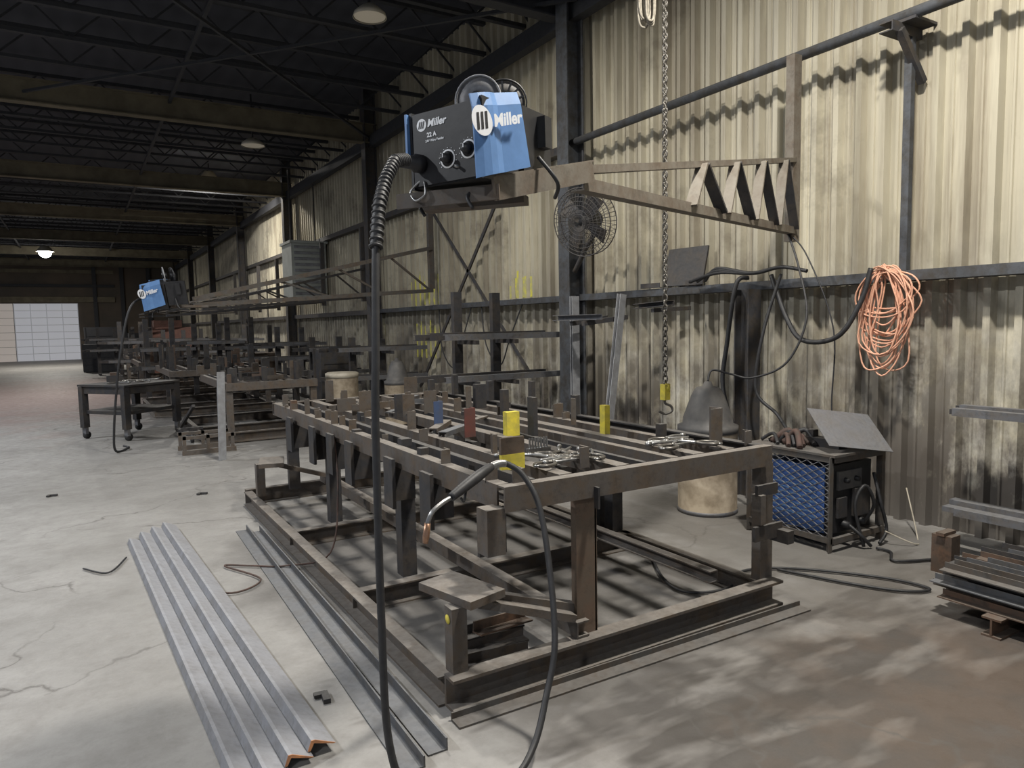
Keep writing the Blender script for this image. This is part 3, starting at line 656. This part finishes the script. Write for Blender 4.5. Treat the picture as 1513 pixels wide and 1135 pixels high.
drum(3.5,10.9,.25,.86,'tan cardboard wire drum with flat pale lid',False,True)
drum(4.3,10.6,.21,.70,'small tan cardboard wire drum with grey conical hood')
# ------------------------------------------------------------------ welder in cage
r=root('welding_machine','blue welding power source inside dark steel mesh cage','welder',(4.58,3.28,0))
x0,x1,y0,y1,zt=4.30,4.86,2.93,3.62,.66
b=B()
for x in(x0,x1):
    for y in(y0,y1): b.beam((x,y,0),(x,y,zt),Lp(.04*(1 if x==x0 else -1),.04*(1 if y==y0 else -1),.006),'cage',up=(0,1,0))
for z in (.06,zt-.04):
    b.beam((x0,y0,z),(x0,y1,z),rect(.03,.04),'cage'); b.beam((x1,y0,z),(x1,y1,z),rect(.03,.04),'cage'); b.beam((x0,y0,z),(x1,y0,z),rect(.03,.04),'cage'); b.beam((x0,y1,z),(x1,y1,z),rect(.03,.04),'cage')
part(b,'cage_frame',r)
part(B().box(((x0+x1)/2,(y0+y1)/2,zt+.008),(x1-x0+.05,y1-y0+.05,.016),'cage'),'cage_top',r)
b=B(); 
ya,yb_,za,zb=y0+.02,y1-.02,.09,zt-.04
s_=.55; pitch=.075
c=-2.
while c<2.5:
    for sg in(1,-1):
        ps=[]
        for y in (ya,yb_):
            z=za+sg*s_*(y-ya)+c
            if za<=z<=zb: ps.append((y,z))
        for z in(za,zb):
            y=ya+(z-za-c)/(sg*s_)
            if ya<y<yb_: ps.append((y,z))
        if len(ps)>=2:
            p,q_=ps[0],ps[1]
            if (V(p)-V(q_)).length>.03: b.beam((x0-.012,p[0],p[1]),(x0-.012,q_[0],q_[1]),rect(.004,.009),'mill',up=(1,0,0))
    c+=pitch*s_*1.2
part(b,'mesh_panel',r,'grey expanded metal mesh panel')
b=B(); b.box((4.6,3.3,.33),(.48,.52,.46),'dblue')
for k in range(8): b.box((4.355,3.3,.2+.035*k),(.008,.4,.012),'blue')
part(b,'housing',r,'blue sheet metal housing')
b=B(); b.box((4.6,3.02,.34),(.46,.05,.48),'black'); b.box((4.56,2.985,.47),(.26,.02,.13),'hood'); b.box((4.68,2.975,.3),(.16,.03,.2),'dsteel'); b.box((4.47,2.98,.28),(.1,.02,.14),'dsteel')
for k in range(2): b.lathe([(0,.03),(.017,.03),(.02,0)],(4.5+.12*k,2.975,.47),'black',12,axis=(0,-1,0))
for k in range(2): b.lathe([(0,.05),(.02,.05),(.028,0)],(4.5+.18*k,2.985,.16),'black',12,axis=(0,-1,0))
part(b,'control_front',r,'grimy black front with knobs and sockets')
for pts_ in (((4.5,2.94,.16),(4.52,2.86,.1),(4.6,2.84,.02)),((4.68,2.94,.16),(4.66,2.86,.3),(4.58,2.88,.44),(4.5,2.9,.3),(4.55,2.86,.02)),((4.76,2.93,.5),(4.74,2.86,.3),(4.8,2.85,.1),(4.7,2.84,.02))):
    part(B().tube(pts_,.012,'rubber',8,6),'lead',r)
b=B(); b.box((0,0,.0),(.50,.38,.004),'mill'); o=solo(b,'steel_plate','bare steel plate leaning on welder cage top','steel plate',(0,0,0)); o.location=(4.60,3.02,.81); o.rotation_euler=(math.radians(36),math.radians(8),math.radians(-20))
b=B(); b.box((0,0,.03),(.1,.3,.06),'dsteel').box((0,.1,.08),(.06,.06,.06),'dsteel'); o=solo(b,'steel_block','dark steel block propping plate on cage','steel block',(0,0,0)); o.location=(4.55,3.18,.677)
b=B()
for k in range(14):
    cx_,cy_=4.4+random.uniform(-.06,.16),3.42+random.uniform(-.14,.12); a_=random.uniform(-.1,.1)
    b.tube([(cx_-a_,cy_-.10,.69),(cx_+.04,cy_,.71+.01*k*.6),(cx_+a_,cy_+.10,.69)],.012+random.random()*.010,'glove' if k%2 else 'rubber',8,5)
solo(b,'leather_gloves','crumpled dark leather welding gloves on cage top','gloves',(4.45,3.42,.68))
# ------------------------------------------------------------------ cables
def cable(pts,r,mat,name,label,cat,grp=None):
    b=B(); b.tube(pts,r,mat,8,8); return solo(b,name,label,cat,tuple(pts[0]),grp)
cable([(5.1,4.1,1.97),(5.05,3.9,1.6),(5.0,3.7,1.42),(5.0,3.4,1.45),(5.05,3.25,1.7),(5.1,3.2,1.96)],.02,'rubber','welding_cable','thick black welding cable sagging from wall rail','cable','cables on the wall')
cable([(5.05,4.3,1.96),(4.95,4.35,1.9),(4.9,4.4,1.4),(4.85,4.4,1.0),(4.8,4.2,.6),(4.75,4.0,.3)],.02,'rubber','welding_cable','black welding cable hanging down dark post','cable','cables on the wall')
cable([(5.1,4.0,1.97),(4.95,4.05,1.5),(4.92,4.1,1.0),(4.95,3.9,.8),(4.8,3.65,.66)],.014,'rubber','welding_cable','black welding cable hanging down dark post','cable','cables on the wall')
cable([(5.05,3.9,2.3),(5.0,3.75,2.0),(4.9,3.6,1.6),(4.8,3.7,1.25),(4.7,3.95,1.12),(4.6,4.1,1.15),(4.5,4.2,1.18),(4.45,4.2,1.09)],.009,'rubber','wire_conduit','thin black wire conduit running to drum hood','cable','cables on the wall')
cable([(5.05,3.9,2.3),(5.1,3.75,2.1),(5.1,3.5,1.5),(5.1,3.5,.8),(5.0,3.3,.02)],.006,'rubber','wire_conduit','thin black wire hanging from boom post','cable','cables on the wall')
for k in range(3): cable([(5.15,5.1-.1*k,1.97),(5.1,4.7,2.03+.02*k),(5.1,4.3,2.0),(5.1,4.0,2.03),(5.1,3.75,1.98)],.016,'rubber','welding_cable','black welding cable bundled on wall rail','cable','cables on the wall')
cable([(3.3,3.65,.02),(3.0,3.2,.02),(2.95,2.95,.015),(3.2,2.85,.015),(3.5,3.0,.015),(3.8,2.85,.015),(4.1,2.45,.015),(4.15,2.2,.015),(4.0,2.25,.015),(3.85,2.5,.015),(3.7,2.9,.015)],.009,'rubber','floor_cable','black cable looping across the concrete floor','cable','cables on the floor')
cable([(4.6,2.80,.015),(4.6,2.7,.015),(4.45,2.58,.015),(4.7,2.45,.015)],.009,'rubber','floor_cable','black cable looping across the concrete floor','cable','cables on the floor')
cable([(4.75,2.83,.1),(4.9,2.7,.015),(5.1,2.8,.015),(5.3,3.0,.3)],.005,'cream','floor_cable','thin white cord beside welding cage','cable','cables on the floor')
cable([(1.5,4.9,.85),(1.45,4.7,.5),(1.35,4.6,.1),(1.1,4.75,.02),(.9,4.9,.015),(.75,5.0,.015),(.9,4.6,.015),(.7,4.45,.015),(.5,4.75,.012)],.006,'glove','floor_cable','thin reddish-brown cord on floor beside table','cable','cables on the floor')
cable([(.20,5.6,.012),(.08,5.3,.015),(-.06,5.5,.012)],.006,'rubber','floor_cable','short black wire end on floor','cable','cables on the floor')
for (yy,zz) in ((8.9,1.0),(10.4,.9)): cable([(5.3,yy+.7,1.9),(5.2,yy+.4,zz+.3),(5.2,yy,zz),(5.2,yy-.3,zz+.4),(5.3,yy-.5,1.9)],.010,'rubber','welding_cable','thin cable loop sagging from wall rail','cable','cables on the wall')
pts=[];n=20
for k in range(n):
    w=random.uniform(.12,.25);h=random.uniform(.14,.30) if k<11 else random.uniform(.30,.41);off=random.uniform(-.06,.06)
    for t in range(8):
        a_=-math.pi/2+t*math.pi/4+math.pi
        pts.append((5.18-.012*(k%6)+random.uniform(-.015,.015),3.12+off+math.cos(a_)*w*(1.0 if t<6 else .7)+random.uniform(-.035,.035),1.95-h+math.sin(a_)*h*(1+random.uniform(-.12,.12))))
b=B(); b.tube(pts,.0065,'orange',6,4); o=solo(b,'extension_cord','coiled salmon-orange extension cord hanging on wall rail','extension cord',(5.15,3.12,1.96))
# ------------------------------------------------------------------ fan
r=root('wall_fan','large dark industrial wall fan in round wire cage','fan',(4.75,6.2,2.68))
ax=V((-.93,-.3,-.22)).normalized(); u_=ax.orthogonal().normalized(); w_=ax.cross(u_); c=V((4.75,6.2,2.68)); R0=.36
b=B()
for rr,dz in ((R0,.0),(R0,.12),(R0*.87,.14),(R0*.75,.15),(R0*.62,.16),(R0*.5,.17),(R0*.37,.175),(R0*.25,.18),(R0*.75,-.02),(R0*.4,-.03)):
    b.tube([c+ax*dz+(u_*math.cos(t*math.pi/14)+w_*math.sin(t*math.pi/14))*rr for t in range(28)],.0035 if rr<R0 else .006,'girt',5,1,closed=True)
for t in range(48):
    an=t*math.pi/24; d_=u_*math.cos(an)+w_*math.sin(an)
    b.tube([c+ax*.18+d_*.05,c+ax*.165+d_*R0*.6,c+ax*.12+d_*R0,c+d_*R0,c-ax*.03+d_*R0*.4],.0024,'girt',4,1)
part(b,'cage',r)
for t in range(4):
    an=t*math.pi/2; d_=u_*math.cos(an)+w_*math.sin(an); e_=ax.cross(d_)
    p=[c+ax*.05+d_*.05-e_*.05,c+ax*.08+d_*.05+e_*.05,c+ax*.10+d_*.29+e_*.11,c+ax*.03+d_*.30-e_*.07]
    part(B().add(p+[x-ax*.004 for x in p],[(0,1,2,3),(7,6,5,4)],'girt'),'blade',r)
part(B().lathe([(0,-.16),(.09,-.16),(.09,.02),(.05,.1),(0,.1)],c,'black',20,axis=ax),'motor',r)
part(B().tube([c-ax*.1,(5.0,6.4,2.6),(5.1,6.7,2.45),(5.12,6.95,2.2)],.03,'girt',8,4),'bracket',r)
# ------------------------------------------------------------------ heater unit
hx=4.93
r=root('unit_heater','grey louvered unit heater mounted high on wall','heater',(hx,18.0,2.3)); r.rotation_euler=(0,0,.0)
part(B().box((hx,18.0,2.98),(.84,.9,1.32),'unit').box((hx,18.0,3.66),(.92,1.0,.06),'unit'),'casing',r)
b=B()
for k in range(9): b.box((hx,17.53,2.42+.14*k),(.72,.04,.05),'lgrey',rot=Matrix.Rotation(.5,3,'X'))
part(b,'louvers',r)
for xx in (hx-.3,hx+.3): part(B().beam((xx,18.0,3.69),(xx,18.0,5.5),rect(.03,.03),'girt',up=(0,1,0)),'hanger_rod',r)
# ------------------------------------------------------------------ wall rail shelf things
b=B(); b.box((0,0,.2),(.02,.5,.4),'dsteel'); o=solo(b,'steel_plate','dark steel plate leaning on wall rail','steel plate',(0,0,0)); o.location=(5.3,5.35,1.95); o.rotation_euler=(.0,.25,.1)
r=root('wall_bracket','steel shelf bracket hung on wall rail','bracket',(4.95,6.3,1.7))
part(B().beam((4.7,6.7,1.62),(4.7,5.9,1.62),Cp(.08,.06,.007),'mill'),'shelf_channel',r)
part(B().beam((5.2,6.1,1.62),(4.6,6.1,1.56),rect(.05,.05),'girt'),'arm',r)
part(B().beam((5.2,6.45,1.62),(4.7,6.45,1.56),rect(.05,.05),'girt'),'arm',r)
r=root('wall_bracket','small steel bracket with short channel on rail','bracket',(5.0,5.25,1.7))
part(B().beam((4.85,5.5,1.72),(4.85,5.0,1.74),Cp(.08,.05,.007),'girt'),'shelf_channel',r)
part(B().beam((5.3,5.25,1.7),(4.8,5.25,1.68),rect(.04,.04),'girt'),'arm',r)
b=B(); b.beam((0,0,0),(0,0,1.9),Cp(.10,.05,.008,1),'lgrey',up=(0,1,0)); o=solo(b,'steel_post','light grey steel channel leaning against wall rail','steel post',(0,0,0)); o.location=(4.85,6.0,0); o.rotation_euler=(.04,.12,.2)
b=B(); b.beam((4.98,6.68,0),(4.98,6.68,1.9),Cp(.10,.05,.008,1),'lgrey',up=(0,1,0)); solo(b,'steel_post','pale grey steel channel standing beside wall column','steel post',(4.98,6.68,0))
for y in (5.6,5.0): 
    b=B(); b.beam((5.22,y,1.945),(5.22,y+random.uniform(.2,.3),1.945),Lp(.05,.05,.006),'girt'); solo(b,'steel_offcut','short steel angle offcut lying on wall rail','steel offcut',(5.22,y,1.945),'offcuts on the wall rail')
# ------------------------------------------------------------------ right cantilever rack
r=root('cantilever_rack','dark steel cantilever rack along the wall','rack',(5.2,1.6,0))
for y in (1.85,.6,-.6):
    part(B().beam((5.3,y,0),(5.3,y,1.7),rect(.09,.08),'girt',up=(0,1,0)),'upright',r)
    for z in (.22,.88,1.5): part(B().beam((5.3,y,z),(4.75,y,z),rect(.06,.06),'girt'),'arm',r)
    part(B().beam((5.3,y,0),(4.85,y,0),rect(.09,.08),'girt'),'foot',r)
for z in (.285,.945):
    for k in range(4):
        x=5.17-.11*k; yy=.508*x+random.uniform(-.05,.03)
        b=B(); b.beam((x,yy,z),(x,-1.,z),Cp(.06,.05,.006,-1) if k%2 else Cd(.08,.035,.006),'mill' if z<.5 or k%2 else 'dsteel'); solo(b,'steel_channel','grey steel channel lying on cantilever rack','steel channel',(x,yy,z),'channels on the cantilever rack')
for y in (1.7,.6): 
    b=B(); b.beam((3.78,y,0),(4.62,y,0),Ip(.09,.1,.01),'rust'); solo(b,'dunnage_beam','rusty steel support beam under bar stack','steel beam',(4.2,y,0),'beams under the bar stack')
for L_ in range(5):
    for k in range(8):
        x=3.90+.085*k+.01*(L_%2); z=.1+.037*L_; yy=2.03+random.uniform(-.10,.08)-.01*L_
        b=B(); b.beam((x,yy,z),(x,-.8,z),Lp(.062,.036,.006,-1 if (k+L_)%2 else 1),random.choice(['rust','dsteel','dbar','cage'])); solo(b,'steel_angle','dark rusty steel angle in floor stack','steel angle',(x,yy,z),'rusty angles in the bar stack')
b=B(); b.box((4.55,2.32,.12),(.1,.12,.24),'rust').box((4.55,2.32,.25),(.14,.05,.02),'rust'); solo(b,'steel_block','rusty steel block beside bar stack','steel block',(4.55,2.32,0))
# ------------------------------------------------------------------ foreground steel angles
def bar(p0,p1,prof,mat,label,grp,end=True,name='steel_angle'):
    p0=V(p0);p1=V(p1);b=B(); b.beam(p0,p1,prof,mat)
    if end:
        d_=(p1-p0).normalized(); b.beam(p1,p1+d_*.004,prof,'primer')
    return solo(b,name,label,'steel angle',tuple(p0),grp)
vp=[(-.062,0),(-.052,0),(.020,.026),(.034,.0),(.044,0),(.030,.038),(.016,.037)]
for k in range(4):
    f_=k/3; j=(0,.10,.16,.20)[k]
    bar((.27+.25*f_,6.0+j,.003+.012*k),(.405+.275*f_,2.47+.03*k,.003+.010*k),vp,'silver','long dusty pale grey steel angle with rusty orange end','long steel angles in a floor bundle')
bar((1.06,5.85,0),(.985,2.28,0),Lp(.085,.045,.007,1,1),'dbar','long dull dark steel angle lying beside welding table','steel angles beside the table',False)
bar((1.14,5.75,0),(1.10,2.33,0),Lp(.08,.05,.007,1,1),'dbar','long dull dark steel angle lying beside welding table','steel angles beside the table',False)
for (x,y) in ((.95,7.4),(-.3,8.2),(.82,2.95),(1.32,3.35)):
    b=B(); b.box((0,0,.01),(.08,.03,.02),'dsteel').box((.03,.02,.012),(.03,.05,.014),'dsteel'); o=solo(b,'steel_scrap','small dark steel scrap lying on the floor','scrap',(0,0,0),'scraps on the floor'); o.location=(x,y,0); o.rotation_euler=(0,0,random.random()*3)
# ------------------------------------------------------------------ lamps
def lamp(x,y,on,power=0,z=5.15,col=(1,.95,.86),R=.26,globe=False):
    r=root('high_bay_lamp','lit high bay ceiling lamp, left ones added as fill' if on else 'unlit round high bay ceiling lamp','lamp',(x,y,z),'high bay ceiling lamps')
    k=R/.26
    part(B().lathe([(.26*k,0),(.27*k,0),(.25*k,.05),(.14*k,.12 if not on else .2),(.08*k,.15 if not on else .26),(0,.15 if not on else .26)],(x,y,z),'lampg',28),'lamp_shade',r)
    if globe: part(B().lathe([(0,-.26),(.12,-.24),(.21,-.16),(.25,-.04),(.24,.0),(0,.02)],(x,y,z),'glow',24),'globe',r)
    else: part(B().lathe([(0,.0),(.25*k,.0)],(x,y,z+.012),'glow' if on else 'dim',28),'diffuser',r)
    part(B().beam((x,y,z+.14),(x,y,6.2),rect(.03,.03),'dark',up=(0,1,0)),'stem',r)
    if power:
        l=bpy.data.lights.new('lamp_light','AREA'); l.shape='DISK'; l.size=.3; l.energy=power; l.color=col
        o=bpy.data.objects.new('lamp_light',l); COL.objects.link(o); o.parent=r; o.location=(0,0,-.02 if not globe else -.3)
lamp(2.9,1.8,True,285)
lamp(1.9,6.6,True,165,z=5.35)
lamp(3.15,8.25,False,z=5.2,R=.19)
lamp(3.2,15.0,False,z=5.2,R=.22)
lamp(3.4,21.7,True,310,z=5.75)
lamp(-1.,38.,True,360,R=.34,globe=True)
lamp(-3.4,5.,True,280,col=(.93,.96,1))  # left row: unseen lamps added as fill, in place of daylight from the left
lamp(-3.4,12.,True,250,col=(.93,.96,1))
lamp(-3.4,20.,True,180,col=(.95,.95,1))
lamp(-3.4,-2.,True,160,col=(.93,.96,1))
w=bpy.data.worlds.new('World'); sc.world=w; w.use_nodes=True
w.node_tree.nodes['Background'].inputs[0].default_value=(.78,.86,1,1); w.node_tree.nodes['Background'].inputs[1].default_value=.31
# camera
f=1053.0;cx,cy=756.5,567.5
def cd(u,v): return V(((u-cx)/f,-(v-cy)/f,-1.0))
Yc=cd(114,490).normalized(); Xc=cd(2500,445); Xc=(Xc-Xc.dot(Yc)*Yc).normalized(); Zc=Xc.cross(Yc)
Rm=Matrix((Xc,Yc,Zc)).to_4x4(); Rm.translation=V((0,0,1.6))
cam=bpy.data.cameras.new('Camera'); co=bpy.data.objects.new('Camera',cam); COL.objects.link(co); co.matrix_world=Rm
cam.sensor_width=36; cam.lens=f/1513*36; cam.clip_start=.05; cam.clip_end=200
sc.camera=co
sc.view_settings.view_transform='Standard'
